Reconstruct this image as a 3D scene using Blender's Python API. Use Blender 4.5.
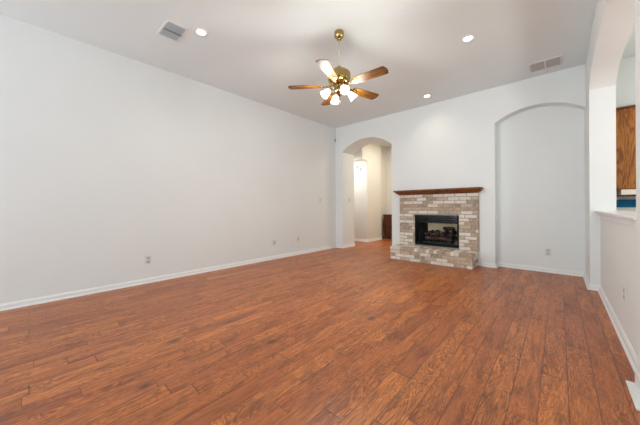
import bpy, bmesh, math, random
from mathutils import Vector, Matrix, Euler
PI = math.pi
R = math.radians
random.seed(11)
for o in list(bpy.data.objects):
    bpy.data.objects.remove(o, do_unlink=True)
SC = bpy.context.scene
COL = SC.collection

# ---------------------------------------------------------------- camera, sky, light, exposure
cam_d = bpy.data.cameras.new('camera')
cam = bpy.data.objects.new('camera', cam_d); COL.objects.link(cam)
cam_d.sensor_width = 36.0
cam_d.lens = 264.33 / 640 * 36
cam_d.shift_y = -(212.5 - 206.45) / 640
cam_d.clip_start = 0.02
YAW = 0.7356
cam.matrix_world = (Matrix.Translation((0, 0, 1.13)) @ Matrix.Rotation(YAW, 4, 'Z')
                    @ Matrix.Rotation(PI / 2, 4, 'X') @ Matrix.Rotation(-0.005, 4, 'Z'))
SC.camera = cam

SC.view_settings.view_transform = 'Standard'
SC.view_settings.look = 'None'
SC.view_settings.gamma = 1
SC.view_settings.use_curve_mapping = False
SC.view_settings.exposure = 0.24

world = bpy.data.worlds.new('sky'); SC.world = world
world.use_nodes = True
world.node_tree.nodes['Background'].inputs[0].default_value = (0.80, 0.90, 1.0, 1)
world.node_tree.nodes['Background'].inputs[1].default_value = 1.5


def area(name, loc, rot, sx, sy, power, color=(1, 1, 1)):
    d = bpy.data.lights.new(name, 'AREA'); d.shape = 'RECTANGLE'
    d.size = sx; d.size_y = sy; d.energy = power; d.color = color
    o = bpy.data.objects.new(name, d); COL.objects.link(o)
    o.location = loc; o.rotation_euler = rot
    return o


# daylight entering by the windows behind the camera (rear wall at y=-4.4), each just outside its pane
WINS = [(-3.6, 1.5), (-1.85, 1.5), (-0.1, 1.5)]          # centre x, width
for wx, ww in WINS:
    area('window_daylight', (wx, -4.75, 1.50), (R(95), 0, 0), ww, 2.2, 34, (0.82, 0.93, 1.0))
    area('ceiling_uplight', (wx, -5.35, 0.25), (R(140), 0, 0), ww, 1.2, 112, (0.80, 0.93, 1.0))  # added uplight low outside the window, there to brighten the ceiling
# daylight by the kitchen window and the hall ceiling lamps, with added kitchen fills
area('kitchen_daylight', (3.9, 0.0, 1.6), (0, R(98), 0), 1.8, 3.0, 4, (0.82, 0.93, 1.0))
area('kitchen_uplight', (4.4, 0.0, 0.5), (0, R(140), 0), 1.2, 3.0, 30, (0.80, 0.93, 1.0))  # added uplight, sends extra light upward through the kitchen window
kl = bpy.data.lights.new('kitchen_fill_light', 'POINT'); kl.energy = 48; kl.color = (1.0, 0.96, 0.90); kl.shadow_soft_size = 0.15  # added unseen fill, lifts the arch soffit and the kitchen
ko = bpy.data.objects.new('kitchen_fill_light', kl); COL.objects.link(ko); ko.location = (1.7, 3.9, 2.0)
area('hall_lamp_light', (-3.3, 7.35, 3.2), (0, 0, 0), 0.4, 0.4, 30, (1.0, 0.91, 0.77))
area('passage_lamp_light', (-5.1, 6.45, 2.50), (R(25), 0, 0), 0.35, 0.35, 13, (1.0, 0.98, 0.94))

# ---------------------------------------------------------------- node helpers
def new_mat(name):
    m = bpy.data.materials.new(name); m.use_nodes = True
    nt = m.node_tree
    return m, nt, nt.nodes['Principled BSDF']


def N(nt, typ, **kw):
    n = nt.nodes.new(typ)
    for k, v in kw.items():
        setattr(n, k, v)
    return n


def math_n(nt, op, a, b=None, c=None):
    n = nt.nodes.new('ShaderNodeMath'); n.operation = op
    for i, v in enumerate((a, b, c)):
        if v is None:
            continue
        if isinstance(v, (int, float)):
            n.inputs[i].default_value = v
        else:
            nt.links.new(v, n.inputs[i])
    return n.outputs[0]


def ramp(nt, fac, stops, interp='LINEAR'):
    n = nt.nodes.new('ShaderNodeValToRGB'); n.color_ramp.interpolation = interp
    el = n.color_ramp.elements
    while len(el) > 1:
        el.remove(el[-1])
    el[0].position = stops[0][0]; el[0].color = (*stops[0][1], 1)
    for p, c in stops[1:]:
        e = el.new(p); e.color = (*c, 1)
    nt.links.new(fac, n.inputs[0])
    return n.outputs[0]


def mix_c(nt, fac, a, b, mode='MIX'):
    n = nt.nodes.new('ShaderNodeMix'); n.data_type = 'RGBA'; n.blend_type = mode
    for sock, v in ((n.inputs[0], fac), (n.inputs[6], a), (n.inputs[7], b)):
        if isinstance(v, (int, float)):
            sock.default_value = v
        elif isinstance(v, tuple):
            sock.default_value = (*v, 1)
        else:
            nt.links.new(v, sock)
    return n.outputs[2]


def bump(nt, bsdf, h, strength, dist):
    b = nt.nodes.new('ShaderNodeBump'); b.inputs['Strength'].default_value = strength
    b.inputs['Distance'].default_value = dist
    nt.links.new(h, b.inputs['Height']); nt.links.new(b.outputs[0], bsdf.inputs['Normal'])


def noise(nt, vec, scale, detail=3.0, rough=0.55, dist=0.0):
    n = nt.nodes.new('ShaderNodeTexNoise')
    n.inputs['Scale'].default_value = scale; n.inputs['Detail'].default_value = detail
    n.inputs['Roughness'].default_value = rough; n.inputs['Distortion'].default_value = dist
    if vec is not None:
        nt.links.new(vec, n.inputs['Vector'])
    return n.outputs['Fac']


def mapped(nt, scale, kind='Object'):
    tc = nt.nodes.new('ShaderNodeTexCoord'); mp = nt.nodes.new('ShaderNodeMapping')
    mp.inputs['Scale'].default_value = scale
    nt.links.new(tc.outputs[kind], mp.inputs['Vector'])
    return mp.outputs[0]


def paint(name, col, rough=0.6, bump_s=0.15, bscale=160):
    m, nt, b = new_mat(name)
    v = mapped(nt, (1, 1, 1))
    n1 = noise(nt, v, 1.3, 3)
    c = ramp(nt, n1, [(0.3, tuple(x * 0.975 for x in col)), (0.7, col)])
    nt.links.new(c, b.inputs['Base Color'])
    b.inputs['Roughness'].default_value = rough
    b.inputs['Specular IOR Level'].default_value = 0.3
    bump(nt, b, noise(nt, v, bscale, 2), bump_s, 0.002)
    return m


def plain(name, col, rough=0.5, metal=0.0, var=0.06, scale=30, spec=0.5):
    m, nt, b = new_mat(name)
    n1 = noise(nt, mapped(nt, (1, 1, 1)), scale, 3)
    c = ramp(nt, n1, [(0.25, tuple(max(0, x * (1 - var)) for x in col)), (0.75, tuple(min(1, x * (1 + var)) for x in col))])
    nt.links.new(c, b.inputs['Base Color'])
    b.inputs['Roughness'].default_value = rough; b.inputs['Metallic'].default_value = metal
    b.inputs['Specular IOR Level'].default_value = spec
    return m


def wood(name, dark, light, axis='X', scale=1.0, rough=0.4, grain=1.0):
    m, nt, b = new_mat(name)
    st = {'X': (0.12, 1, 1), 'Y': (1, 0.12, 1), 'Z': (1, 1, 0.12)}[axis]
    v = mapped(nt, tuple(s * scale for s in st))
    n1 = noise(nt, v, 9, 3, 0.5, 0.6)
    rings = math_n(nt, 'SINE', math_n(nt, 'MULTIPLY', n1, 55.0 * grain))
    fine = noise(nt, v, 120, 4, 0.7)
    f = math_n(nt, 'ADD', math_n(nt, 'MULTIPLY', rings, 0.25), math_n(nt, 'MULTIPLY', fine, 1.0))
    c = ramp(nt, f, [(0.2, dark), (0.8, light)])
    nt.links.new(c, b.inputs['Base Color'])
    b.inputs['Roughness'].default_value = rough
    b.inputs['Specular IOR Level'].default_value = 0.3
    bump(nt, b, fine, 0.1, 0.001)
    return m


def emis(name, col, strength):
    m, nt, b = new_mat(name)
    b.inputs['Base Color'].default_value = (0.9, 0.9, 0.88, 1)
    b.inputs['Emission Color'].default_value = (*col, 1)
    b.inputs['Emission Strength'].default_value = strength
    return m


M = {}
M['wall'] = paint('wall_paint', (0.815, 0.84, 0.835))
M['hallwall'] = paint('hall_paint', (0.80, 0.77, 0.70))
M['ceil'] = paint('ceiling_paint', (0.805, 0.86, 0.87), 0.85, 0.3, 90)
M['trim'] = paint('trim_paint', (0.825, 0.83, 0.82), 0.4, 0.03)
M['kitchen'] = paint('kitchen_paint', (0.76, 0.80, 0.77))
M['black'] = plain('black_metal', (0.005, 0.005, 0.005), 0.45, spec=0.15)
M['gloss_black'] = plain('glossy_black_enamel', (0.003, 0.004, 0.006), 0.10, spec=0.35)
M['chrome_dark'] = plain('dark_grey_steel', (0.022, 0.023, 0.025), 0.5, spec=0.2)
M['brass'] = plain('polished_brass', (0.46, 0.33, 0.13), 0.18, 1.0)
M['rod'] = plain('highlit_brass', (0.66, 0.62, 0.50), 0.35, 0.5)  # downrod brass with its highlight put into the colour
M['plate'] = plain('white_plastic', (0.72, 0.72, 0.70), 0.4, 0, 0.02)
M['plate_dim'] = plain('grey_plastic', (0.50, 0.49, 0.48), 0.45, 0, 0.02)
M['slot'] = plain('dark_slot', (0.20, 0.20, 0.20), 0.6)
M['oak'] = wood('honey_oak', (0.18, 0.060, 0.010), (0.41, 0.155, 0.030), 'Z', 1.0, 0.5)
M['mantel'] = wood('cherry_mantel', (0.11, 0.032, 0.008), (0.30, 0.098, 0.024), 'X', 1.2, 0.6)
M['blade'] = wood('fan_blade_oak', (0.050, 0.017, 0.002), (0.175, 0.072, 0.008), 'X', 1.2, 0.48, 0.8)
M['hallwood'] = wood('dark_hall_wood', (0.045, 0.014, 0.007), (0.15, 0.05, 0.022), 'Z', 1.0, 0.35)
M['vent'] = plain('vent_enamel', (0.56, 0.62, 0.65), 0.5)
M['vent_beige'] = plain('vent_enamel_warm', (0.72, 0.71, 0.70), 0.5)
M['vent_dark'] = plain('duct_shadow_grey', (0.22, 0.235, 0.24), 0.7)
M['duct_pale'] = plain('duct_shadow_beige', (0.42, 0.41, 0.40), 0.7)
M['hood'] = plain('cream_enamel', (0.82, 0.80, 0.70), 0.35)
M['cord'] = plain('pale_cord', (0.55, 0.55, 0.54), 0.6)
M['cantrim'] = plain('can_trim', (0.80, 0.79, 0.77), 0.4)
M['can'] = emis('can_bulb_glow', (1.0, 0.93, 0.80), 14)
M['bulb'] = emis('warm_bulb_glow', (1.0, 0.86, 0.62), 25)
M['sill'] = paint('ledge_paint', (0.84, 0.84, 0.83), 0.3, 0.02)

# frosted glass shade lit by its bulb
m, nt, b = new_mat('frosted_shade_glass')
b.inputs['Base Color'].default_value = (0.95, 0.93, 0.88, 1)
b.inputs['Roughness'].default_value = 0.35
b.inputs['Emission Color'].default_value = (1.0, 0.90, 0.72, 1)
b.inputs['Emission Strength'].default_value = 2.2
tl = N(nt, 'ShaderNodeBsdfTransparent'); mx = N(nt, 'ShaderNodeMixShader'); mx.inputs[0].default_value = 0.35
nt.links.new(b.outputs[0], mx.inputs[1]); nt.links.new(tl.outputs[0], mx.inputs[2])
nt.links.new(mx.outputs[0], nt.nodes['Material Output'].inputs[0])
M['shade'] = m
# window glass
m, nt, b = new_mat('window_glass')
tr = N(nt, 'ShaderNodeBsdfTransparent'); gl = N(nt, 'ShaderNodeBsdfGlossy'); gl.inputs['Roughness'].default_value = 0.02
mx = N(nt, 'ShaderNodeMixShader'); mx.inputs[0].default_value = 0.06
nt.links.new(tr.outputs[0], mx.inputs[1]); nt.links.new(gl.outputs[0], mx.inputs[2])
nt.links.new(mx.outputs[0], nt.nodes['Material Output'].inputs[0])
M['glass'] = m

# hardwood floor : 127 mm planks along Y, random lengths, rustic figure
m, nt, b = new_mat('hickory_floor')
tc = N(nt, 'ShaderNodeTexCoord'); sp = N(nt, 'ShaderNodeSeparateXYZ'); nt.links.new(tc.outputs['Object'], sp.inputs[0])
X, Y = sp.outputs[0], sp.outputs[1]
W = 0.127
xr = math_n(nt, 'DIVIDE', math_n(nt, 'ADD', X, 20.03), W)
row = math_n(nt, 'FLOOR', xr); fx = math_n(nt, 'FRACT', xr)
wn = N(nt, 'ShaderNodeTexWhiteNoise', noise_dimensions='1D'); nt.links.new(row, wn.inputs['W'])
r1 = wn.outputs['Value']
length = math_n(nt, 'ADD', math_n(nt, 'MULTIPLY', r1, 0.55), 0.65)
yy = math_n(nt, 'DIVIDE', math_n(nt, 'ADD', math_n(nt, 'ADD', Y, 30.0), math_n(nt, 'MULTIPLY', r1, 37.7)), length)
yy = math_n(nt, 'ADD', yy, math_n(nt, 'MULTIPLY', math_n(nt, 'SINE', math_n(nt, 'MULTIPLY', yy, 1.7)), 0.25))
idx = math_n(nt, 'FLOOR', yy); fy = math_n(nt, 'FRACT', yy)
cb = N(nt, 'ShaderNodeCombineXYZ'); nt.links.new(row, cb.inputs[0]); nt.links.new(idx, cb.inputs[1])
wn2 = N(nt, 'ShaderNodeTexWhiteNoise', noise_dimensions='2D'); nt.links.new(cb.outputs[0], wn2.inputs['Vector'])
pr = wn2.outputs['Value']
sc_ = N(nt, 'ShaderNodeSeparateColor'); nt.links.new(wn2.outputs['Color'], sc_.inputs[0])
pr2 = sc_.outputs[1]
# figure coordinates, shifted per plank
cb2 = N(nt, 'ShaderNodeCombineXYZ')
nt.links.new(math_n(nt, 'MULTIPLY', X, 1.0), cb2.inputs[0])
nt.links.new(math_n(nt, 'MULTIPLY', Y, 0.20), cb2.inputs[1])
nt.links.new(math_n(nt, 'MULTIPLY', pr, 60.0), cb2.inputs[2])
V = cb2.outputs[0]
base = ramp(nt, pr, [(0.0, (0.48, 0.136, 0.040)), (0.25, (0.56, 0.166, 0.044)), (0.55, (0.65, 0.205, 0.048)),
                     (0.8, (0.74, 0.248, 0.064)), (1.0, (0.58, 0.178, 0.054))])
n1 = noise(nt, V, 8.5, 3.5, 0.55, 0.9)
rings = math_n(nt, 'ADD', math_n(nt, 'MULTIPLY', math_n(nt, 'SINE', math_n(nt, 'MULTIPLY', n1, 120.0)), 0.5), 0.5)
rings = math_n(nt, 'POWER', rings, 2.0)
cb3 = N(nt, 'ShaderNodeCombineXYZ')
nt.links.new(X, cb3.inputs[0]); nt.links.new(math_n(nt, 'MULTIPLY', Y, 0.09), cb3.inputs[1]); nt.links.new(math_n(nt, 'MULTIPLY', pr2, 40.0), cb3.inputs[2])
fine = noise(nt, cb3.outputs[0], 130, 4, 0.75)
streak = noise(nt, cb3.outputs[0], 34, 4, 0.7, 0.4)
blot = noise(nt, V, 13, 4, 0.65, 0.8)
rmask = ramp(nt, noise(nt, V, 3.0, 2, 0.5), [(0.32, (0.15, 0.15, 0.15)), (0.55, (1, 1, 1))])
c = mix_c(nt, math_n(nt, 'MULTIPLY', math_n(nt, 'MULTIPLY', rings, rmask), 0.78), base, (0.20, 0.046, 0.013))
c = mix_c(nt, math_n(nt, 'MULTIPLY', ramp(nt, fine, [(0.40, (0, 0, 0)), (0.72, (1, 1, 1))]), 0.55), c, (0.13, 0.032, 0.012))
c = mix_c(nt, math_n(nt, 'MULTIPLY', ramp(nt, streak, [(0.47, (0, 0, 0)), (0.70, (1, 1, 1))]), 0.62), c, (0.15, 0.040, 0.018))
bl = ramp(nt, blot, [(0.50, (0, 0, 0)), (0.72, (1, 1, 1))])
c = mix_c(nt, math_n(nt, 'MULTIPLY', bl, 0.70), c, (0.115, 0.033, 0.018))
# knots
vk = N(nt, 'ShaderNodeTexVoronoi'); vk.inputs['Scale'].default_value = 2.6
cbk = N(nt, 'ShaderNodeCombineXYZ'); nt.links.new(X, cbk.inputs[0]); nt.links.new(math_n(nt, 'MULTIPLY', Y, 0.55), cbk.inputs[1])
nt.links.new(math_n(nt, 'MULTIPLY', pr2, 9.0), cbk.inputs[2])
nt.links.new(cbk.outputs[0], vk.inputs['Vector'])
kn = ramp(nt, vk.outputs['Distance'], [(0.02, (1, 1, 1)), (0.11, (0, 0, 0))])
c = mix_c(nt, math_n(nt, 'MULTIPLY', kn, 0.75), c, (0.035, 0.010, 0.006))
# bevelled joints
ex = math_n(nt, 'MINIMUM', fx, math_n(nt, 'SUBTRACT', 1.0, fx))
ey = math_n(nt, 'MULTIPLY', math_n(nt, 'MINIMUM', fy, math_n(nt, 'SUBTRACT', 1.0, fy)), 7.0)
edge = math_n(nt, 'MINIMUM', ex, ey)
eg = ramp(nt, edge, [(0.006, (1, 1, 1)), (0.034, (0, 0, 0))])
c = mix_c(nt, math_n(nt, 'MULTIPLY', eg, 0.62), c, (0.040, 0.013, 0.007))
nt.links.new(c, b.inputs['Base Color'])
rg = math_n(nt, 'ADD', math_n(nt, 'MULTIPLY', blot, 0.18), 0.27)
nt.links.new(rg, b.inputs['Roughness'])
hgt = math_n(nt, 'ADD', math_n(nt, 'MULTIPLY', ramp(nt, edge, [(0.0, (0, 0, 0)), (0.06, (1, 1, 1))]), 1.0), math_n(nt, 'MULTIPLY', blot, 0.6))
bump(nt, b, hgt, 0.25, 0.003)
M['floor'] = m

# washed brick, colour per brick, and mortar
def brick_mat(name, stops):
    m, nt, b = new_mat(name)
    g = N(nt, 'ShaderNodeNewGeometry')
    c = ramp(nt, g.outputs['Random Per Island'], stops, 'CONSTANT')
    v = mapped(nt, (1, 1, 1))
    n1 = noise(nt, v, 26, 4, 0.65)
    c = mix_c(nt, ramp(nt, n1, [(0.46, (0, 0, 0)), (0.66, (0.7, 0.7, 0.7))]), c, (0.70, 0.62, 0.51))
    n2 = noise(nt, v, 60, 4, 0.7)
    c = mix_c(nt, ramp(nt, n2, [(0.5, (0, 0, 0)), (0.75, (0.6, 0.6, 0.6))]), c, (0.22, 0.145, 0.10))
    nt.links.new(c, b.inputs['Base Color'])
    b.inputs['Roughness'].default_value = 0.85
    bump(nt, b, n2, 0.5, 0.004)
    return m
M['brick'] = brick_mat('washed_brick', [
    (0.0, (0.50, 0.36, 0.24)), (0.11, (0.40, 0.29, 0.20)), (0.20, (0.82, 0.75, 0.66)), (0.33, (0.47, 0.34, 0.23)), (0.43, (0.33, 0.25, 0.19)),
    (0.5, (0.86, 0.82, 0.75)), (0.66, (0.43, 0.32, 0.23)), (0.70, (0.60, 0.46, 0.31)), (0.79, (0.80, 0.73, 0.63)), (0.90, (0.55, 0.44, 0.34))])
M['mortar'] = plain('mortar', (0.34, 0.31, 0.28), 0.9, 0, 0.15, 40)
M['firebrick'] = plain('cream_firebrick_panel', (0.92, 0.80, 0.50), 0.8, 0, 0.10, 12)
m, nt, b = new_mat('charred_log')
v = mapped(nt, (1, 1, 1)); n1 = noise(nt, v, 22, 4, 0.7)
nt.links.new(ramp(nt, n1, [(0.38, (0.008, 0.007, 0.007)), (0.52, (0.035, 0.018, 0.016)), (0.60, (0.16, 0.07, 0.06)), (0.70, (0.50, 0.36, 0.30))]), b.inputs['Base Color'])
b.inputs['Roughness'].default_value = 0.8; bump(nt, b, n1, 0.8, 0.01)
M['log'] = m
m, nt, b = new_mat('blue_glazed_tile')
br = N(nt, 'ShaderNodeTexBrick'); br.offset = 0
br.inputs['Color1'].default_value = (0.004, 0.16, 0.38, 1); br.inputs['Color2'].default_value = (0.008, 0.23, 0.48, 1)
br.inputs['Mortar'].default_value = (0.03, 0.17, 0.26, 1); br.inputs['Scale'].default_value = 1.0
br.inputs['Brick Width'].default_value = 0.11; br.inputs['Row Height'].default_value = 0.11; br.inputs['Mortar Size'].default_value = 0.004
tcb = N(nt, 'ShaderNodeTexCoord'); mpb = N(nt, 'ShaderNodeMapping'); mpb.inputs['Rotation'].default_value = (R(90), 0, 0)
nt.links.new(tcb.outputs['Object'], mpb.inputs['Vector']); nt.links.new(mpb.outputs[0], br.inputs['Vector'])
nt.links.new(br.outputs[0], b.inputs['Base Color']); b.inputs['Roughness'].default_value = 0.5
b.inputs['Specular IOR Level'].default_value = 0.2
M['bluetile'] = m

# ---------------------------------------------------------------- mesh helpers
class MB:
    def __init__(self):
        self.bm = bmesh.new()

    def quad(self, *pts):
        return self.bm.faces.new([self.bm.verts.new(p) for p in pts])

    def box(self, x0, x1, y0, y1, z0, z1, bev=0.0, mat=None):
        v = [self.bm.verts.new((x, y, z)) for x in (x0, x1) for y in (y0, y1) for z in (z0, z1)]
        idx = [(0, 1, 3, 2), (4, 6, 7, 5), (0, 4, 5, 1), (2, 3, 7, 6), (0, 2, 6, 4), (1, 5, 7, 3)]
        fs = [self.bm.faces.new([v[i] for i in f]) for f in idx]
        if mat is not None:
            for q in v:
                q.co = mat @ q.co
        if bev > 0:
            es = list({e for f in fs for e in f.edges})
            bmesh.ops.bevel(self.bm, geom=es, offset=bev, segments=2, profile=0.6, affect='EDGES')
        return self

    def lathe(self, prof, seg=28, mat=None, closed=False):
        rings = []
        for r, z in prof:
            if r < 1e-6:
                ring = [self.bm.verts.new((0, 0, z))]
            else:
                ring = [self.bm.verts.new((r * math.cos(2 * PI * i / seg), r * math.sin(2 * PI * i / seg), z)) for i in range(seg)]
            rings.append(ring)
        pairs = list(zip(rings, rings[1:])) + ([(rings[-1], rings[0])] if closed else [])
        for a, b_ in pairs:
            if len(a) == 1 and len(b_) == 1:
                continue
            for i in range(seg):
                j = (i + 1) % seg
                if len(a) == 1:
                    f = self.bm.faces.new((a[0], b_[j], b_[i]))
                elif len(b_) == 1:
                    f = self.bm.faces.new((a[i], a[j], b_[0]))
                else:
                    f = self.bm.faces.new((a[i], a[j], b_[j], b_[i]))
                f.smooth = True
        if mat is not None:
            for ring in rings:
                for q in ring:
                    q.co = mat @ q.co
        return self

    def tube(self, pts, r, seg=10):
        pts = [Vector(p) for p in pts]; rings = []
        rr = r if isinstance(r, (list, tuple)) else [r] * len(pts)
        up = None
        for i, p in enumerate(pts):
            t = (pts[min(i + 1, len(pts) - 1)] - pts[max(i - 1, 0)]).normalized()
            if up is None:
                a = Vector((0, 0, 1)) if abs(t.z) < 0.9 else Vector((1, 0, 0))
                up = (a - t * a.dot(t)).normalized()
            else:
                up = (up - t * up.dot(t)).normalized()
            s = t.cross(up)
            rings.append([self.bm.verts.new(p + (up * math.cos(2 * PI * k / seg) + s * math.sin(2 * PI * k / seg)) * rr[i]) for k in range(seg)])
        for a, b_ in zip(rings, rings[1:]):
            for k in range(seg):
                j = (k + 1) % seg
                self.bm.faces.new((a[k], a[j], b_[j], b_[k])).smooth = True
        self.bm.faces.new(list(reversed(rings[0]))); self.bm.faces.new(rings[-1])
        return self

    def prism(self, outline, z0, z1, mat=None, bev=0.0):
        a = [self.bm.verts.new((x, y, z0)) for x, y in outline]
        b_ = [self.bm.verts.new((x, y, z1)) for x, y in outline]
        n = len(a)
        fs = [self.bm.faces.new(list(reversed(a))), self.bm.faces.new(b_)]
        for i in range(n):
            j = (i + 1) % n
            fs.append(self.bm.faces.new((a[i], a[j], b_[j], b_[i])))
        if mat is not None:
            for q in a + b_:
                q.co = mat @ q.co
        return self

    def sweep(self, path, prof):
        """open polyline path [(x,y)], prof [(offset to the left of travel, z)] : mitred moulding"""
        n = len(path); P_ = [Vector((p[0], p[1])) for p in path]
        rings = []
        for i in range(n):
            d0 = (P_[i] - P_[i - 1]).normalized() if i > 0 else None
            d1 = (P_[i + 1] - P_[i]).normalized() if i < n - 1 else None
            if d0 is None: d0 = d1
            if d1 is None: d1 = d0
            n0 = Vector((-d0.y, d0.x)); n1_ = Vector((-d1.y, d1.x))
            mt = (n0 + n1_).normalized(); k = 1 / max(0.3, mt.dot(n0))
            rings.append([self.bm.verts.new((P_[i].x + mt.x * k * o, P_[i].y + mt.y * k * o, z)) for o, z in prof])
        q = len(prof)
        for a, b_ in zip(rings, rings[1:]):
            for k in range(q):
                j = (k + 1) % q
                self.bm.faces.new((a[k], b_[k], b_[j], a[j]))
        self.bm.faces.new(rings[0]); self.bm.faces.new(list(reversed(rings[-1])))
        return self

    def build(self, name, mat, parent=None, mods=None):
        bmesh.ops.recalc_face_normals(self.bm, faces=self.bm.faces[:])
        me = bpy.data.meshes.new(name); self.bm.to_mesh(me); self.bm.free()
        o = bpy.data.objects.new(name, me); COL.objects.link(o)
        for mm in (mat if isinstance(mat, list) else [mat]):
            me.materials.append(mm)
        if parent is not None:
            o.parent = parent
        return o


def tag(o, label, cat, group=None, kind=None):
    o['label'] = label; o['category'] = cat
    if group: o['group'] = group
    if kind: o['kind'] = kind
    return o


def struct(o):
    o['kind'] = 'structure'; return o


def thing(name, label, cat, loc=(0, 0, 0), rot=(0, 0, 0), group=None):
    o = bpy.data.objects.new(name, None); COL.objects.link(o)
    o.empty_display_size = 0.1
    o.location = loc; o.rotation_euler = rot
    return tag(o, label, cat, group)


def copy_tree(o, parent=None):
    c = o.copy(); COL.objects.link(c)
    if parent is not None:
        c.parent = parent
    for ch in list(o.children):
        copy_tree(ch, c)
    return c


# ---------------------------------------------------------------- the setting
XL, YB, H = -4.566, 5.689, 3.274
YR = -4.4                                   # rear wall, behind the camera
HX0, HX1, HSP, HAP, HYB = -4.339, -2.892, 2.585, 2.845, 6.254      # hall arch
NX0, NX1, NSP, NAP, NYB = -0.865, 0.302, 2.622, 2.812, 5.885       # shallow niche
FX0, FX1, FZ0, FZ1 = -2.328, -1.457, 0.300, 0.938                  # firebox opening
XR0, XR1 = 0.302, 0.542                     # pass-through wall
AY0, AY1, ASP, AAP = 2.55, 5.05, 2.665, 2.86

b = MB(); b.box(-7.0, 3.8, YR - 0.2, 9.0, -0.10, 0.0)
struct(b.build('floor', M['floor']))
b = MB(); b.box(-7.0, 3.8, YR - 0.2, 9.0, H, H + 0.12)
struct(b.build('ceiling', M['ceil']))
b = MB(); b.box(XL - 0.15, XL, YR - 0.2, YB, 0, H)
struct(b.build('wall_left', M['wall']))


def seg_arch(x0, x1, sp, ap, n=32):
    c = (x1 - x0) / 2; s = ap - sp; rad = (c * c + s * s) / (2 * s); xm = (x0 + x1) / 2
    return [(x0 + (x1 - x0) * i / n, sp + (math.sqrt(max(0, rad * rad - (x0 + (x1 - x0) * i / n - xm) ** 2)) - (rad - s))) for i in range(n + 1)]


def flat_arch(x0, x1, sp, ap, n=48):
    c = (x1 - x0) / 2; xm = (x0 + x1) / 2; out = []
    for i in range(n + 1):
        t = math.sin((i / n - 0.5) * PI)
        out.append((xm + c * t, sp + (ap - sp) * (1 - abs(t) ** 5)))
    return out


b = MB()
fr = lambda x0, x1, z0, z1, y=YB: b.quad((x0, y, z0), (x1, y, z0), (x1, y, z1), (x0, y, z1))
fr(XL - 0.15, HX0, 0, H)
ha = seg_arch(HX0, HX1, HSP, HAP)
for (xa, za), (xb, zb) in zip(ha, ha[1:]):
    b.quad((xa, YB, za), (xb, YB, zb), (xb, YB, H), (xa, YB, H))
    b.quad((xa, HYB, za), (xa, HYB, H), (xb, HYB, H), (xb, HYB, zb))
    b.quad((xa, YB, za), (xa, HYB, za), (xb, HYB, zb), (xb, YB, zb))
b.quad((HX0, YB, 0), (HX0, HYB, 0), (HX0, HYB, HSP), (HX0, YB, HSP))
b.quad((HX1, YB, 0), (HX1, YB, HSP), (HX1, HYB, HSP), (HX1, HYB, 0))
fr(HX1, FX0, 0, H); fr(FX1, NX0, 0, H); fr(FX0, FX1, 0, FZ0); fr(FX0, FX1, FZ1, H)
na = seg_arch(NX0, NX1, NSP, NAP)
for (xa, za), (xb, zb) in zip(na, na[1:]):
    b.quad((xa, YB, za), (xb, YB, zb), (xb, YB, H), (xa, YB, H))
    b.quad((xa, YB, za), (xa, NYB, za), (xb, NYB, zb), (xb, YB, zb))
b.quad((NX0, YB, 0), (NX0, NYB, 0), (NX0, NYB, NSP), (NX0, YB, NSP))
b.quad((NX0, NYB, 0), (NX1, NYB, 0), (NX1, NYB, H), (NX0, NYB, H))
fr(-7.0, HX0, 0, H, HYB); fr(HX1, 0.56, 0, H, HYB)
struct(b.build('wall_back', M['wall']))

# pass-through wall on the right: far jamb block, arched header, half wall, near pier
b = MB()
b.box(XR0, XR1, AY1, HYB, 0, H)
aa = flat_arch(AY0, AY1, ASP, AAP)
for (ya, za), (yb_, zb) in zip(aa, aa[1:]):
    b.quad((XR0, ya, za), (XR0, yb_, zb), (XR0, yb_, H), (XR0, ya, H))
    b.quad((XR1, ya, za), (XR1, ya, H), (XR1, yb_, H), (XR1, yb_, zb))
    b.quad((XR0, ya, za), (XR1, ya, za), (XR1, yb_, zb), (XR0, yb_, zb))
struct(b.build('wall_right', M['wall']))
b = MB(); b.box(0.40, XR1, AY0, AY1, 0, 1.0)
struct(b.build('wall_half', M['wall']))
b = MB(); b.box(0.356, 0.60, 2.285, AY0, 0, H)
struct(b.build('wall_pier', M['wall']))
# ledge on the half wall
b = MB(); b.box(0.343, 0.63, AY0, AY1, 1.034, 1.058, 0.006)
b.box(0.372, XR1 + 0.02, AY0, AY1, 1.004, 1.034, 0.004)
b.box(0.386, XR1 + 0.012, AY0, AY1, 0.972, 1.004, 0.003)
struct(b.build('trim_1', M['sill']))

# kitchen shell
b = MB()
b.quad((XR1, 5.87, 0), (3.6, 5.87, 0), (3.6, 5.87, H), (XR1, 5.87, H))
struct(b.build('wall_kitchen', M['kitchen']))
b = MB(); KW0, KW1 = -1.6, 1.6
for (y0, y1, z0, z1) in ((YR - .2, KW0, 0, H), (KW1, 5.87, 0, H), (KW0, KW1, 0, 0.85), (KW0, KW1, 2.35, H)):
    b.box(3.6, 3.7, y0, y1, z0, z1)
struct(b.build('wall_east', M['kitchen']))

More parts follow.
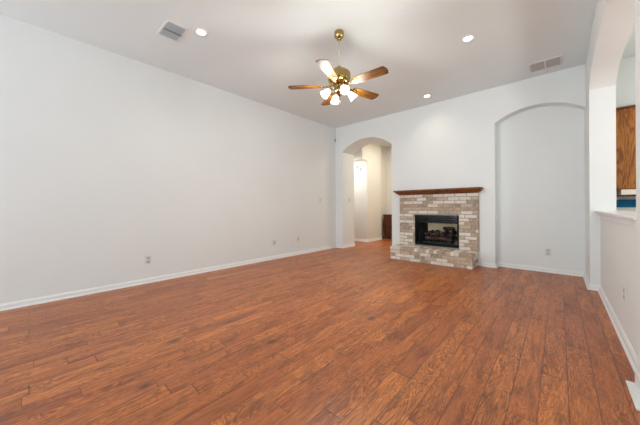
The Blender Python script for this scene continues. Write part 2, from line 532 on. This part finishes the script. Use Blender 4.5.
# rear wall with three windows
b = MB(); xs = XL - 0.15
for wx, ww in WINS:
    b.box(xs, wx - ww / 2, YR - 0.15, YR, 0, H)
    b.box(wx - ww / 2, wx + ww / 2, YR - 0.15, YR, 0, 0.40)
    b.box(wx - ww / 2, wx + ww / 2, YR - 0.15, YR, 2.6, H)
    xs = wx + ww / 2
b.box(xs, 3.7, YR - 0.15, YR, 0, H)
struct(b.build('wall_rear', M['wall']))
for i, (wx, ww) in enumerate(WINS):
    x0, x1 = wx - ww / 2, wx + ww / 2
    b = MB()
    for q in ((x0, x0 + .05, .40, 2.6), (x1 - .05, x1, .40, 2.6), (x0 + .05, x1 - .05, .40, .45), (x0 + .05, x1 - .05, 2.55, 2.6), (x0 + .05, x1 - .05, 1.48, 1.52)):
        b.box(q[0], q[1], YR - 0.10, YR - 0.05, q[2], q[3], 0.004)
    w = struct(b.build('window_%d' % (i + 1), M['trim']))
    p = MB(); p.box(x0 + .05, x1 - .05, YR - 0.078, YR - 0.072, .45, 2.55)
    p.build('pane', M['glass'], w)
b = MB()
for q in ((KW0, KW0 + .05, .85, 2.35), (KW1 - .05, KW1, .85, 2.35), (KW0 + .05, KW1 - .05, .85, .90), (KW0 + .05, KW1 - .05, 2.30, 2.35)):
    b.box(3.63, 3.68, q[0], q[1], q[2], q[3], 0.004)
w = struct(b.build('window_4', M['trim']))
p = MB(); p.box(3.652, 3.658, KW0 + .05, KW1 - .05, .90, 2.30); p.build('pane', M['glass'], w)

# hall beyond the arch
b = MB()
b.box(-7.0, -4.49, 7.19, 7.6, 0, H)
b.box(-4.62, -4.49, 7.6, 8.06, 0, H)
b.box(-5.4, -4.66, 8.06, 8.8, 0, H)
b.box(-7.0, -4.49, 6.90, 7.19, 2.585, H)
struct(b.build('wall_hall', M['hallwall']))
b = MB(); b.box(-4.66, -2.2, 8.74, 8.86, 0, H); b.box(-2.3, -2.2, HYB, 8.74, 0, H); b.box(-7.1, -7.0, HYB, 7.19, 0, H)
struct(b.build('wall_hall_far', M['hallwall']))

# baseboards (board with a small cap and a quarter-round shoe)
BP = [(0.0, 0.0), (0.030, 0.0), (0.028, 0.012), (0.018, 0.022), (0.016, 0.052), (0.010, 0.062), (0.006, 0.070), (0.0, 0.072)]
def baseboard(name, path, prof=BP):
    struct(MB().sweep(path, prof).build(name, M['trim']))
baseboard('baseboard_left', [(XL, YB), (XL, YR)][::1] if False else [(HX0, HYB), (HX0, YB), (XL, YB), (XL, YR)])
baseboard('baseboard_back', [(-1.09, YB), (NX0, YB), (NX0, NYB), (XR0, NYB), (XR0, AY1), (0.40, AY1), (0.40, AY0)][::-1])
baseboard('baseboard_fireplace', [(HX1, HYB), (HX1, YB), (-2.70, YB)][::-1])
PB = [(0.0, 0.0), (0.008, 0.0), (0.008, 0.085), (0.005, 0.098), (0.0, 0.104)]
baseboard('baseboard_pier', [(0.60, 2.285), (0.356, 2.285), (0.356, AY0 - 0.002), (0.40, AY0 - 0.002)], PB)
b = MB(); b.box(0.309, 0.64, 2.243, 2.556, 0.0, 0.014, 0.005); struct(b.build('trim_2', M['trim']))
baseboard('baseboard_hall', [(-7.0, 7.19), (-4.49, 7.19), (-4.49, 8.06)][::-1])
baseboard('baseboard_hall_far', [(-4.66, 8.74), (-2.3, 8.74)][::-1])

# ---------------------------------------------------------------- fireplace
fp = thing('fireplace', 'brick fireplace with raised hearth and wooden mantel between the two arches', 'fireplace', (-1.9, YB, 0))
FL = Vector((-1.9, YB, 0))
def FB():
    return MB()
def fbuild(bm_, name, mat, parent=fp):
    o = bm_.build(name, mat, None)
    o.data.transform(Matrix.Translation(-FL)); o.parent = parent
    return o
SX0, SX1, SZ0, SZ1 = -2.683, -1.113, 0.27, 1.376
yf = YB - 0.045
def brick_wall(mb, x0, x1, z0, z1, yfront, depth, hole=None, course=0.0692, L=0.21, joint=0.012):
    n = round((z1 - z0) / course); ch = (z1 - z0) / n
    for r in range(n):
        za, zb = z0 + r * ch + joint / 2, z0 + (r + 1) * ch - joint / 2
        spans = [(x0, x1)]
        if hole and zb > hole[2] + 0.012 and za < hole[3] - 0.012:
            spans = [(x0, hole[0]), (hole[1], x1)]
        for s0, s1 in spans:
            x = s0 - (L / 2 if r % 2 else 0) - (0.03 if r % 3 == 2 else 0)
            while x < s1 - 0.01:
                xa, xb = max(x, s0) + joint / 2, min(x + L, s1) - joint / 2
                if xb - xa > 0.025:
                    j = random.uniform(-0.002, 0.002)
                    mb.box(xa, xb, yfront + j, yfront + depth, za, zb, 0.003)
                x += L
mb = FB(); brick_wall(mb, SX0, SX1, SZ0, SZ1, yf, 0.04, (FX0, FX1, FZ0, FZ1))
# mortar bed behind the bricks, open at the firebox
ob = fbuild(mb, 'brick_surround', M['brick'])
mb = FB()
for q in ((SX0 + .003, FX0, SZ0, SZ1), (FX1, SX1 - .003, SZ0, SZ1), (FX0, FX1, SZ0, FZ0), (FX0, FX1, FZ1, SZ1)):
    mb.box(q[0], q[1], yf + 0.006, YB - 0.001, q[2], q[3])
fbuild(mb, 'mortar', M['mortar'], ob)
# hearth
HX_0, HX_1, HYF, HZ = -2.70, -1.140, 5.246, 0.270
mb = FB()
def course_ring(mb, z0, z1, y_f, x0, x1, off, depth=0.10, L=0.21, j=0.009):
    x = x0 - off
    while x < x1 - 0.01:
        xa, xb = max(x, x0) + (j / 2 if x > x0 else 0), min(x + L, x1) - (j / 2 if x + L < x1 else 0)
        if xb - xa > 0.02:
            mb.box(xa, xb, y_f + random.uniform(-.002, .002), y_f + depth, z0, z1, 0.003)
        x += L
    for xs_, sgn in ((x0, 1), (x1, -1)):
        y = y_f + depth + j - (off if off < depth else 0) * 0
        while y < YB - 0.01:
            ya, yb_ = y, min(y + L - j, YB - 0.002)
            if yb_ - ya > 0.02:
                mb.box(min(xs_, xs_ + sgn * depth), max(xs_, xs_ + sgn * depth), ya, yb_, z0, z1, 0.003)
            y += L
for r in range(3):
    course_ring(mb, r * 0.0667 + 0.003, (r + 1) * 0.0667 - 0.005, HYF, HX_0, HX_1, 0.105 if r % 2 else 0.0)
hb = fbuild(mb, 'hearth', M['brick'])
mb = FB(); mb.box(HX_0 + .006, HX_1 - .006, HYF + .006, YB - .003, 0.0, 0.205)
fbuild(mb, 'mortar', M['mortar'], hb)
mb = FB()
n = 21; w = (HX_1 - HX_0 + 0.02) / n
for i in range(n):
    xa = HX_0 - 0.01 + i * w
    for (ya, yb_) in ((HYF - 0.012, HYF + 0.19), (HYF + 0.198, YB - 0.05)):
        mb.box(xa + 0.003, xa + w - 0.003, ya, yb_, 0.2055, HZ + random.uniform(-.002, .001), 0.004)
hc = fbuild(mb, 'hearth_cap', M['brick'])
mb = FB(); mb.box(HX_0 - .004, HX_1 + .004, HYF - .006, YB - .047, 0.2052, HZ - 0.006)
fbuild(mb, 'mortar', M['mortar'], hc)
# mantel : top board over a mitred crown
mb = FB(); mb.box(-2.742, -1.046, 5.455, YB - .002, 1.440, 1.468, 0.004)
mt = fbuild(mb, 'mantel_shelf', M['mantel'])
mb = FB()
prof = [(0.0, 1.372), (0.022, 1.374), (0.030, 1.386), (0.050, 1.392), (0.085, 1.402), (0.120, 1.420), (0.150, 1.4395), (0.0, 1.4395)]
y_b = YB - 0.046
mb2 = [(-1.122, YB - .003), (-1.122, y_b), (-2.676, y_b), (-2.676, YB - .003)]
# returns flare less than the front, as the crown does in plan
pf = [(o, z) for o, z in prof]
rings = []
for (px_, py_, sx, sy) in ((-2.676, YB - .003, -0.36, 0), (-2.676, y_b, -0.36, -1), (-1.122, y_b, 0.46, -1), (-1.122, YB - .003, 0.46, 0)):
    rings.append([mb.bm.verts.new((px_ + sx * o, py_ + sy * o, z)) for o, z in pf])
for a_, b_ in zip(rings, rings[1:]):
    for k in range(len(pf)):
        j = (k + 1) % len(pf); mb.bm.faces.new((a_[k], b_[k], b_[j], a_[j]))
mb.bm.faces.new(rings[0]); mb.bm.faces.new(list(reversed(rings[-1])))
fbuild(mb, 'crown_moulding', M['mantel'], mt)
# firebox insert
YI = YB + 0.37
mb = FB(); y0 = YB - 0.052
mb.box(FX0 + .001, FX0 + .028, y0, YB + .05, FZ0 + .001, FZ1 - .001, .002); mb.box(FX1 - .028, FX1 - .001, y0, YB + .05, FZ0 + .001, FZ1 - .001, .002)
mb.box(FX0 + .028, FX1 - .028, y0, YB + .05, FZ0 + .001, FZ0 + .035, .002)
fr_ = fbuild(mb, 'firebox_frame', M['black'])
mb = FB()
mb.box(FX0 + .028, FX1 - .028, y0 + .004, YB + .04, FZ1 - .060, FZ1 - .001, .003)
mb.box(FX0 + .028, FX1 - .028, y0 - .002, YB + .03, FZ1 - .115, FZ1 - .066, .006)
mb.box(FX0 + .028, FX1 - .028, y0 + .010, YB + .04, FZ1 - .165, FZ1 - .120, .003)
fbuild(mb, 'louver', M['gloss_black'], fr_)
mb = FB()   # walls, floor and top of the box
xi0, xi1 = FX0 + .13, FX1 - .13
A0, A1 = (FX0 + .002, YB + .05), (FX1 - .002, YB + .05)
B0, B1 = (xi0, YI), (xi1, YI)
zt, zb_ = FZ1 - .02, FZ0 + .004
mb.quad((*A0, zb_), (*B0, zb_), (*B0, zt), (*A0, zt)); mb.quad((*B1, zb_), (*A1, zb_), (*A1, zt), (*B1, zt))
mb.quad((*A0, zb_), (*A1, zb_), (*B1, zb_), (*B0, zb_)); mb.quad((*A0, zt), (*B0, zt), (*B1, zt), (*A1, zt))
fbuild(mb, 'firebox_lining', M['chrome_dark'], fr_)
mb = FB(); mb.box(xi0, xi1, YI, YI + .03, zb_, zt)
fbuild(mb, 'firebrick_panel', M['firebrick'], fr_)

# log grate and logs
GX = (FX0 + FX1) / 2
zg = zb_ + 0.001
gr = thing('log_grate', 'black iron log grate standing on the floor of the firebox', 'grate', (GX, YB + 0.2, zg))
mb = MB()
for k in range(7):
    x = -0.24 + k * 0.08
    mb.tube([(x, -0.125, 0.105), (x, -0.12, 0.075), (x, 0.0, 0.07), (x, 0.12, 0.075)], 0.008, 8)
mb.tube([(-0.26, -0.08, 0.062), (0.26, -0.08, 0.062)], 0.007, 8); mb.tube([(-0.26, 0.08, 0.062), (0.26, 0.08, 0.062)], 0.007, 8)
mb.build('bars', M['chrome_dark'], gr)
for sx in (-0.22, 0.22):
    for sy in (-0.08, 0.08):
        MB().tube([(sx, sy, 0.0), (sx, sy, 0.062)], 0.008, 8).build('leg', M['black'], gr)
mb = MB(); mb.box(-0.30, 0.30, -0.150, -0.135, 0.0, 0.075, 0.004); mb.build('ember_pan', M['chrome_dark'], gr)
def log(p0, p1, r, lab):
    p0, p1 = Vector(p0), Vector(p1); n = 9; pts = []; rr = []
    for i in range(n):
        t = i / (n - 1); p = p0.lerp(p1, t)
        pts.append(p + Vector((0, random.uniform(-.006, .006), random.uniform(-.005, .005)))); rr.append(r * random.uniform(0.85, 1.1))
    mb = MB(); mb.tube(pts, rr, 12)
    o = mb.build('gas_log', M['log'])
    c = (p0 + p1) / 2
    o.data.transform(Matrix.Translation(-c)); o.location = c
    tag(o, lab, 'log', 'charred logs in the firebox')
gy, gz = YB + 0.2, zg
log((GX - .30, gy + .078, gz + .138), (GX + .30, gy + .082, gz + .140), .055, 'long charred log lying at the back of the grate')
log((GX - .27, gy - .062, gz + .127), (GX + .27, gy - .060, gz + .127), .044, 'dark charred log lying along the front of the grate')
log((GX - .27, gy - .085, gz + .212), (GX - .17, gy + .09, gz + .258), .040, 'short charred log crossing the pile at its left end')
log((GX - .08, gy + .10, gz + .266), (GX - .02, gy - .08, gz + .230), .050, 'thick charred log crossing the pile left of its middle')
log((GX + .08, gy - .08, gz + .222), (GX + .12, gy + .10, gz + .260), .044, 'charred log crossing the pile just right of its middle')
log((GX + .27, gy + .09, gz + .262), (GX + .23, gy - .075, gz + .226), .046, 'reddish charred log crossing the right end of the pile')
log((GX + .06, gy + .035, gz + .340), (GX + .27, gy + .045, gz + .344), .036, 'topmost small charred log resting on the right of the pile')
# ---------------------------------------------------------------- ceiling fan
fan = thing('ceiling_fan', 'brass ceiling fan with five wooden blades and four lit glass shades', 'ceiling fan', (-2.0, 2.574, H))
dz = lambda z: z - H
MB().lathe([(0.0, 0.0), (0.056, 0.0), (0.058, -0.012), (0.053, -0.026), (0.060, -0.036), (0.058, -0.058), (0.036, -0.082), (0.022, -0.105), (0.0, -0.107)]).build('canopy', M['brass'], fan)
MB().lathe([(0.0, -0.09), (0.0125, -0.09), (0.0125, -0.46), (0.0, -0.46)], 16).build('downrod', M['rod'], fan)
zm = dz(2.80)
MB().lathe([(0.0, zm + .045), (0.028, zm + .042), (0.034, zm + .01), (0.06, zm), (0.105, zm - .01), (0.135, zm - .035), (0.140, zm - .06), (0.134, zm - .075), (0.140, zm - .09),
            (0.138, zm - .125), (0.120, zm - .15), (0.085, zm - .165), (0.070, zm - .175), (0.0, zm - .175)], 36).build('motor_housing', M['brass'], fan)
zk = dz(2.625)
MB().lathe([(0.0, zk + .002), (0.060, zk), (0.065, zk - .02), (0.058, zk - .05), (0.066, zk - .06), (0.070, zk - .085), (0.055, zk - .11), (0.025, zk - .125), (0.012, zk - .145), (0.0, zk - .15)], 28).build('light_kit', M['brass'], fan)
# blade outline along +x
def blade_outline():
    r0, r1 = 0.205, 0.630; pts = []
    pts += [(r0, -0.048), (r0 + .02, -0.056), (r0 + .2, -0.066), (r1 - .03, -0.071), (r1 - .012, -0.062), (r1 - .012, -.045), (r1, -.028), (r1, .028), (r1 - .012, .045), (r1 - .012, .062), (r1 - .03, .071), (r0 + .2, .066), (r0 + .02, .056), (r0, .048)]
    return pts
bl0 = None
for k in range(5):
    if bl0 is None:
        mb = MB(); mb.prism(blade_outline(), -0.004, 0.004)
        bl0 = mb.build('blade', M['blade'], fan)
        mb = MB()
        mb.prism([(0.10, -.012), (0.17, -.014), (0.20, -.030), (0.245, -.034), (0.275, -.016), (0.285, 0), (0.275, .016), (0.245, .034), (0.20, .030), (0.17, .014), (0.10, .012)], -0.0095, -0.0045)
        mb.tube([(0.07, 0, 0.03), (0.11, 0, 0.004), (0.17, 0, -0.010)], [0.014, 0.012, 0.008], 10)
        for (bx, by) in ((.215, -.016), (.215, .016), (.258, 0)):
            mb.lathe([(0, -.013), (.006, -.0125), (.0075, -.0095), (0.0, -.0094)], 10, Matrix.Translation((bx, by, 0)))
        ba0 = mb.build('blade_arm', M['brass'], bl0)
        o = bl0
    else:
        o = copy_tree(bl0, fan)
    o.location = (0, 0, dz(2.608))
    o.rotation_euler = (Matrix.Rotation(R(3 + 72 * k), 4, 'Z') @ Matrix.Rotation(R(-9), 4, 'X')).to_euler()
sh0 = None
for k in range(4):
    if sh0 is None:
        mb = MB()   # tulip shade, mouth along -z local
        mb.lathe([(0.020, 0.0), (0.027, -0.012), (0.035, -0.032), (0.040, -0.055), (0.043, -0.078), (0.053, -0.098), (0.050, -0.098), (0.040, -0.078), (0.037, -0.055), (0.032, -0.032), (0.024, -0.012), (0.017, 0.0)], 24, None, True)
        sh0 = mb.build('lamp_shade', M['shade'], fan)
        mb = MB(); mb.lathe([(0.0, 0.026), (0.015, 0.024), (0.024, 0.012), (0.024, -0.004), (0.0, -0.006)], 18)
        mb.tube([(0, 0, .02), (-0.02, 0, .05), (-0.055, 0, .075), (-0.075, 0, .08)], 0.007, 8)
        mb.build('socket_arm', M['brass'], sh0)
        mb = MB(); mb.lathe([(0.0, -0.012), (0.012, -0.014), (0.014, -0.03), (0.024, -0.05), (0.027, -0.066), (0.020, -0.084), (0.0, -0.092)], 16)
        mb.build('bulb', M['bulb'], sh0)
        o = sh0
    else:
        o = copy_tree(sh0, fan)
    a = R(57 + 90 * k)
    o.location = (0.125 * math.cos(a), 0.125 * math.sin(a), dz(2.545))
    o.rotation_euler = (Matrix.Rotation(a, 4, 'Z') @ Matrix.Rotation(R(-46), 4, 'Y')).to_euler()
    ld = bpy.data.lights.new('fan_bulb_light', 'POINT'); ld.energy = 16; ld.color = (0.98, 0.96, 0.90); ld.shadow_soft_size = 0.05
    lo = bpy.data.objects.new('fan_bulb_light', ld); COL.objects.link(lo)
    q = Vector((-2.0, 2.574, 2.545)) + Vector((math.cos(a), math.sin(a), 0)) * (0.125 + 0.115 * math.sin(R(46))) + Vector((0, 0, -0.115 * math.cos(R(46))))
    lo.location = q
MB().tube([(0.03, -0.02, zk - .11), (0.034, -0.024, zk - .2), (0.034, -0.024, zk - .30)], 0.0018, 6).build('pull_chain', M['brass'], fan)

# ---------------------------------------------------------------- recessed lights
can0 = None
CANS = [((-3.245, 1.43), 'lit recessed ceiling light beside the dark ceiling vent, above the left wall'),
        ((-0.859, 3.794), 'lit recessed ceiling light right of the fan, in the open ceiling'),
        ((-1.904, 5.231), 'lit recessed ceiling light close to the fireplace wall')]
for (x, y), lab in CANS:
    if can0 is None:
        o = thing('recessed_light', lab, 'ceiling light', (x, y, H), group='recessed ceiling lights')
        MB().lathe([(0.090, 0.0), (0.090, -0.004), (0.082, -0.009), (0.052, -0.006), (0.046, 0.0)], 32, None, True).build('trim_ring', M['cantrim'], o)
        MB().lathe([(0.0, -0.012), (0.020, -0.0115), (0.036, -0.009), (0.046, -0.003), (0.0465, -0.0005), (0.0, -0.0004)], 32).build('lens', M['can'], o)
        can0 = o
    else:
        o = copy_tree(can0); o.location = (x, y, H); o['label'] = lab
    ld = bpy.data.lights.new('can_light', 'SPOT'); ld.energy = 10; ld.color = (1.0, 0.90, 0.72); ld.spot_size = R(135); ld.spot_blend = 1.0; ld.shadow_soft_size = 0.06
    lo = bpy.data.objects.new('can_light', ld); COL.objects.link(lo); lo.location = (x, y, H - 0.03)

# ---------------------------------------------------------------- ceiling vents
def vent(name, label, cx, cy, lx, ly, ns, mat, back, split, tilt, fmat):
    v = thing(name, label, 'vent', (cx, cy, H), group=None)
    mb = MB(); t = 0.022; dv = 0.010 if tilt < -36 else 0.004
    mb.box(-lx / 2, lx / 2, -ly / 2, -ly / 2 + t, -0.012, -0.0005, .003); mb.box(-lx / 2, lx / 2, ly / 2 - t, ly / 2, -0.012, -0.0005, .003)
    mb.box(-lx / 2, -lx / 2 + t, -ly / 2 + t, ly / 2 - t, -0.012, -0.0005, .003); mb.box(lx / 2 - t, lx / 2, -ly / 2 + t, ly / 2 - t, -0.012, -0.0005, .003)
    if split == 'y':
        mb.box(-lx / 2 + t, lx / 2 - t, -.006, .006, -0.013, -0.0005)
    else:
        mb.box(-dv, dv, -ly / 2 + t, ly / 2 - t, -0.013 if dv > .006 else -0.004, -0.0005)
    mb.build('frame', fmat, v)
    if dv < .006:
        mb = MB(); mb.box(-.011, .011, -ly / 2 + t, ly / 2 - t, -0.0165, -0.0145); mb.build('divider', M['slot'], v)
    mb = MB(); mb.box(-lx / 2 + t, lx / 2 - t, -ly / 2 + t, ly / 2 - t, -0.002, -0.0006); mb.build('duct_opening', back, v)
    mb = MB()
    if split == 'y':
        for k in range(ns):
            x = -lx / 2 + t + (lx - 2 * t) * (k + .5) / ns
            for y0_, y1_ in ((-ly / 2 + t, -.006), (.006, ly / 2 - t)):
                m4 = Matrix.Translation((x, (y0_ + y1_) / 2, -0.008)) @ Matrix.Rotation(R(tilt), 4, 'Y')
                mb.box(-.006, .006, -(y1_ - y0_) / 2, (y1_ - y0_) / 2, -.0008, .0008, 0, m4)
    else:
        for k in range(ns):
            y = -ly / 2 + t + (ly - 2 * t) * (k + .5) / ns
            for x0_, x1_ in ((-lx / 2 + t, -.010), (.010, lx / 2 - t)):
                m4 = Matrix.Translation(((x0_ + x1_) / 2, y, -0.008)) @ Matrix.Rotation(R(tilt), 4, 'X')
                mb.box(-(x1_ - x0_) / 2, (x1_ - x0_) / 2, -.006, .006, -.0008, .0008, 0, m4)
    mb.build('louver', mat, v)
    return v
vent('air_vent', 'dark grey louvered ceiling vent beside the left recessed light', -3.48, 1.19, 0.37, 0.245, 11, M['vent'], M['vent_dark'], 'x', -35, M['cantrim'])
vent('air_vent', 'pale two panel ceiling vent above the shallow arched niche', -0.15, 5.27, 0.38, 0.33, 14, M['plate_dim'], M['duct_pale'], 'x', -40, M['vent_beige'])

# ---------------------------------------------------------------- plates, outlets, switches
def plate_base(name, label, cat, loc, rotz, w=0.078, h=0.122, group=None):
    o = thing(name, label, cat, loc, (0, 0, rotz), group)    # faces local -y
    MB().box(-w / 2, w / 2, -0.007, -0.0005, -h / 2, h / 2, 0.0025).build('cover_plate', M['plate'], o)
    return o
def outlet(label, loc, rotz):
    o = plate_base('wall_outlet', label, 'outlet', loc, rotz, group='duplex wall outlets')
    for s in (-1, 1):
        mb = MB(); mb.box(-.018, .018, -.0092, -.0065, s * .027 - .016, s * .027 + .016, .002); rc = mb.build('receptacle', M['plate_dim'], o)
        mb = MB(); mb.box(-.009, -.006, -.0098, -.0088, s * .027 - .004, s * .027 + .009); mb.box(.006, .009, -.0098, -.0088, s * .027 - .004, s * .027 + .009)
        mb.box(-.003, .003, -.0098, -.0088, s * .027 - .012, s * .027 - .007); mb.build('slots', M['slot'], rc)
    mb = MB(); mb.lathe([(0, 0.0), (.004, 0.0), (.003, .002), (0, .002)], 10, Matrix.Translation((0, -.007, 0)) @ Matrix.Rotation(R(90), 4, 'X')); mb.build('screw', M['plate_dim'], o)
    return o
outlet('duplex outlet low on the long bare left wall, nearest the viewer', (XL, 1.205, 0.345), R(90))
outlet('duplex outlet low on the back of the shallow arched niche', (-0.143, NYB, 0.343), 0)
outlet('duplex outlet on the half wall under the pass-through ledge', (0.40, 3.29, 0.40), R(-90))
o = plate_base('cable_plate', 'wall plate with dark cable connector, middle of three low on left wall', 'wall plate', (XL, 3.56, 0.36), R(90), 0.09, 0.122)
mb = MB(); mb.lathe([(0, 0), (.016, 0), (.016, .006), (.010, .007), (.009, .022), (0, .022)], 14, Matrix.Translation((0.004, -.006, 0.006)) @ Matrix.Rotation(R(90), 4, 'X'))
mb.tube([(0.004, -.027, 0.006), (0.0, -.032, -0.012), (-0.02, -.022, -.035)], 0.006, 8); mb.build('connector', M['plate_dim'], o)
o = plate_base('phone_plate', 'narrow plate with dark jack, low on left wall nearest the arch corner', 'wall plate', (XL, 4.27, 0.37), R(90), 0.065, 0.115)
mb = MB(); mb.box(-.010, .010, -.010, -.0065, -.030, .030, .002); mb.build('jack', M['plate_dim'], o)
def switch(label, loc, rotz):
    o = plate_base('light_switch', label, 'light switch', loc, rotz)
    mb = MB(); mb.box(-.016, .016, -.009, -.0065, -.033, .033, .0015); rk = mb.build('rocker', M['plate'], o)
    mb = MB(); mb.box(-.005, .005, -.016, -.008, -.002, .012, .001, ); mb.build('toggle', M['plate_dim'], rk)
switch('white light switch on the left inner side of the hall arch', (HX0, 6.02, 1.30), R(90))
switch('white light switch at mid height on left wall by the arch corner', (XL, 5.06, 1.29), R(90))

# cord hanging in the room's far corner
o = thing('hanging_cord', 'thin pale cord with dark tip hanging in the far left ceiling corner', 'cord', (XL + 0.022, YB - 0.03, H))
MB().tube([(0, 0, 0), (0.001, 0, -0.1), (0, 0, -0.30)], 0.004, 8).build('cord', M['cord'], o)
MB().lathe([(0, -0.29), (.008, -0.295), (.017, -0.325), (.017, -0.355), (.010, -0.37), (0, -0.372)], 12).build('tip', M['slot'], o)

# ---------------------------------------------------------------- kitchen seen through the opening
cab = thing('wall_cabinet', 'honey oak wall cabinet seen through the pass-through opening', 'cabinet', (0.96, 5.87, 1.345))
W2, D2, HH = 0.80, 0.32, 1.122
mb = MB(); mb.box(-W2 / 2, W2 / 2, -D2 + .02, -.001, 0, HH, .003); mb.build('body', M['oak'], cab)
mb = MB(); mb.box(-W2 / 2 - .005, W2 / 2 + .005, -D2 - .008, -.001, HH, HH + .028, .005); mb.build('crown', M['mantel'], cab)
for s in (-1, 1):
    x0, x1 = (-W2 / 2 + .012, -.004) if s < 0 else (.004, W2 / 2 - .012)
    mb = MB(); yd = -D2 + .019; fw = .055
    mb.box(x0, x0 + fw, yd - .02, yd, .012, HH - .012, .003); mb.box(x1 - fw, x1, yd - .02, yd, .012, HH - .012, .003)
    mb.box(x0 + fw, x1 - fw, yd - .02, yd, .012, .012 + fw, .003); mb.box(x0 + fw, x1 - fw, yd - .02, yd, HH - .012 - fw, HH - .012, .003)
    mb.box(x0 + fw, x1 - fw, yd - .012, yd, .012 + fw, HH - .012 - fw)
    d = mb.build('door', M['oak'], cab)
    mb = MB(); mb.lathe([(0, 0), (.007, 0), (.006, .012), (.014, .018), (.012, .026), (0, .028)], 14, Matrix.Translation(((x1 - .03) if s < 0 else (x0 + .03), yd - .02, .09)) @ Matrix.Rotation(R(90), 4, 'X'))
    mb.build('knob', M['brass'], d)
hd = thing('range_hood', 'cream range hood under the oak wall cabinet in the kitchen', 'range hood', (0.98, 5.87, 1.26))
mb = MB()
mb.prism([(-.34, .012), (-.34, .083), (.0, .083), (.0, .012)], -.34, .36, Matrix(((0, 0, 1, 0), (1, 0, 0, 0), (0, 1, 0, 0), (0, 0, 0, 1))))
mb.build('hood_body', M['hood'], hd)
mb = MB(); mb.box(-.345, .365, -.345, -.001, -.008, .0115, .003); mb.build('rim', M['hallwood'], hd)
bs = MB(); bs.box(0.56, 1.40, 5.857, 5.8695, 1.095, 1.209, .002)
tag(bs.build('backsplash', M['bluetile']), 'band of glossy blue tile on the kitchen wall under the hood', 'backsplash')

# ---------------------------------------------------------------- hall furniture and fixture
hc = thing('hall_cabinet', 'low dark brown wooden cabinet standing at the end of the hall', 'cabinet', (-4.2, 8.55, 0))
mb = MB(); mb.box(-.36, .36, -.19, .175, .07, .80, .004); mb.build('body', M['hallwood'], hc)
mb = MB(); mb.box(-.375, .375, -.205, .18, .80, .838, .006); mb.build('top', M['hallwood'], hc)
for s in (-1, 1):
    x0, x1 = (-.345, -.004) if s < 0 else (.004, .345)
    mb = MB(); mb.box(x0, x1, -.207, -.191, .10, .785, .004); d = mb.build('door', M['hallwood'], hc)
    mb = MB(); mb.lathe([(0, 0), (.007, 0), (.006, .01), (.013, .016), (0, .024)], 12, Matrix.Translation((s * .03, -.207, .45)) @ Matrix.Rotation(R(90), 4, 'X')); mb.build('knob', M['brass'], d)
for sx in (-.32, .32):
    for sy in (-.15, .14):
        mb = MB(); mb.box(sx - .025, sx + .025, sy - .025, sy + .025, 0, .0695, .003); mb.build('leg', M['hallwood'], hc)
ws = thing('wall_fixture', 'small grey two piece fixture high on the bright hall wall', 'wall fixture', (-4.82, 7.19, 2.34))
mb = MB(); mb.box(-.10, -.02, -.035, -.0005, .02, .12, .008); mb.build('chime_box', M['plate_dim'], ws)
mb = MB(); mb.box(.035, .11, -.035, -.0005, -.08, .03, .008); mb.build('side_box', M['plate_dim'], ws)
mb = MB(); mb.box(-.10, .11, -.02, -.0005, -.005, .02, .003); mb.build('mounting_bar', M['plate_dim'], ws)
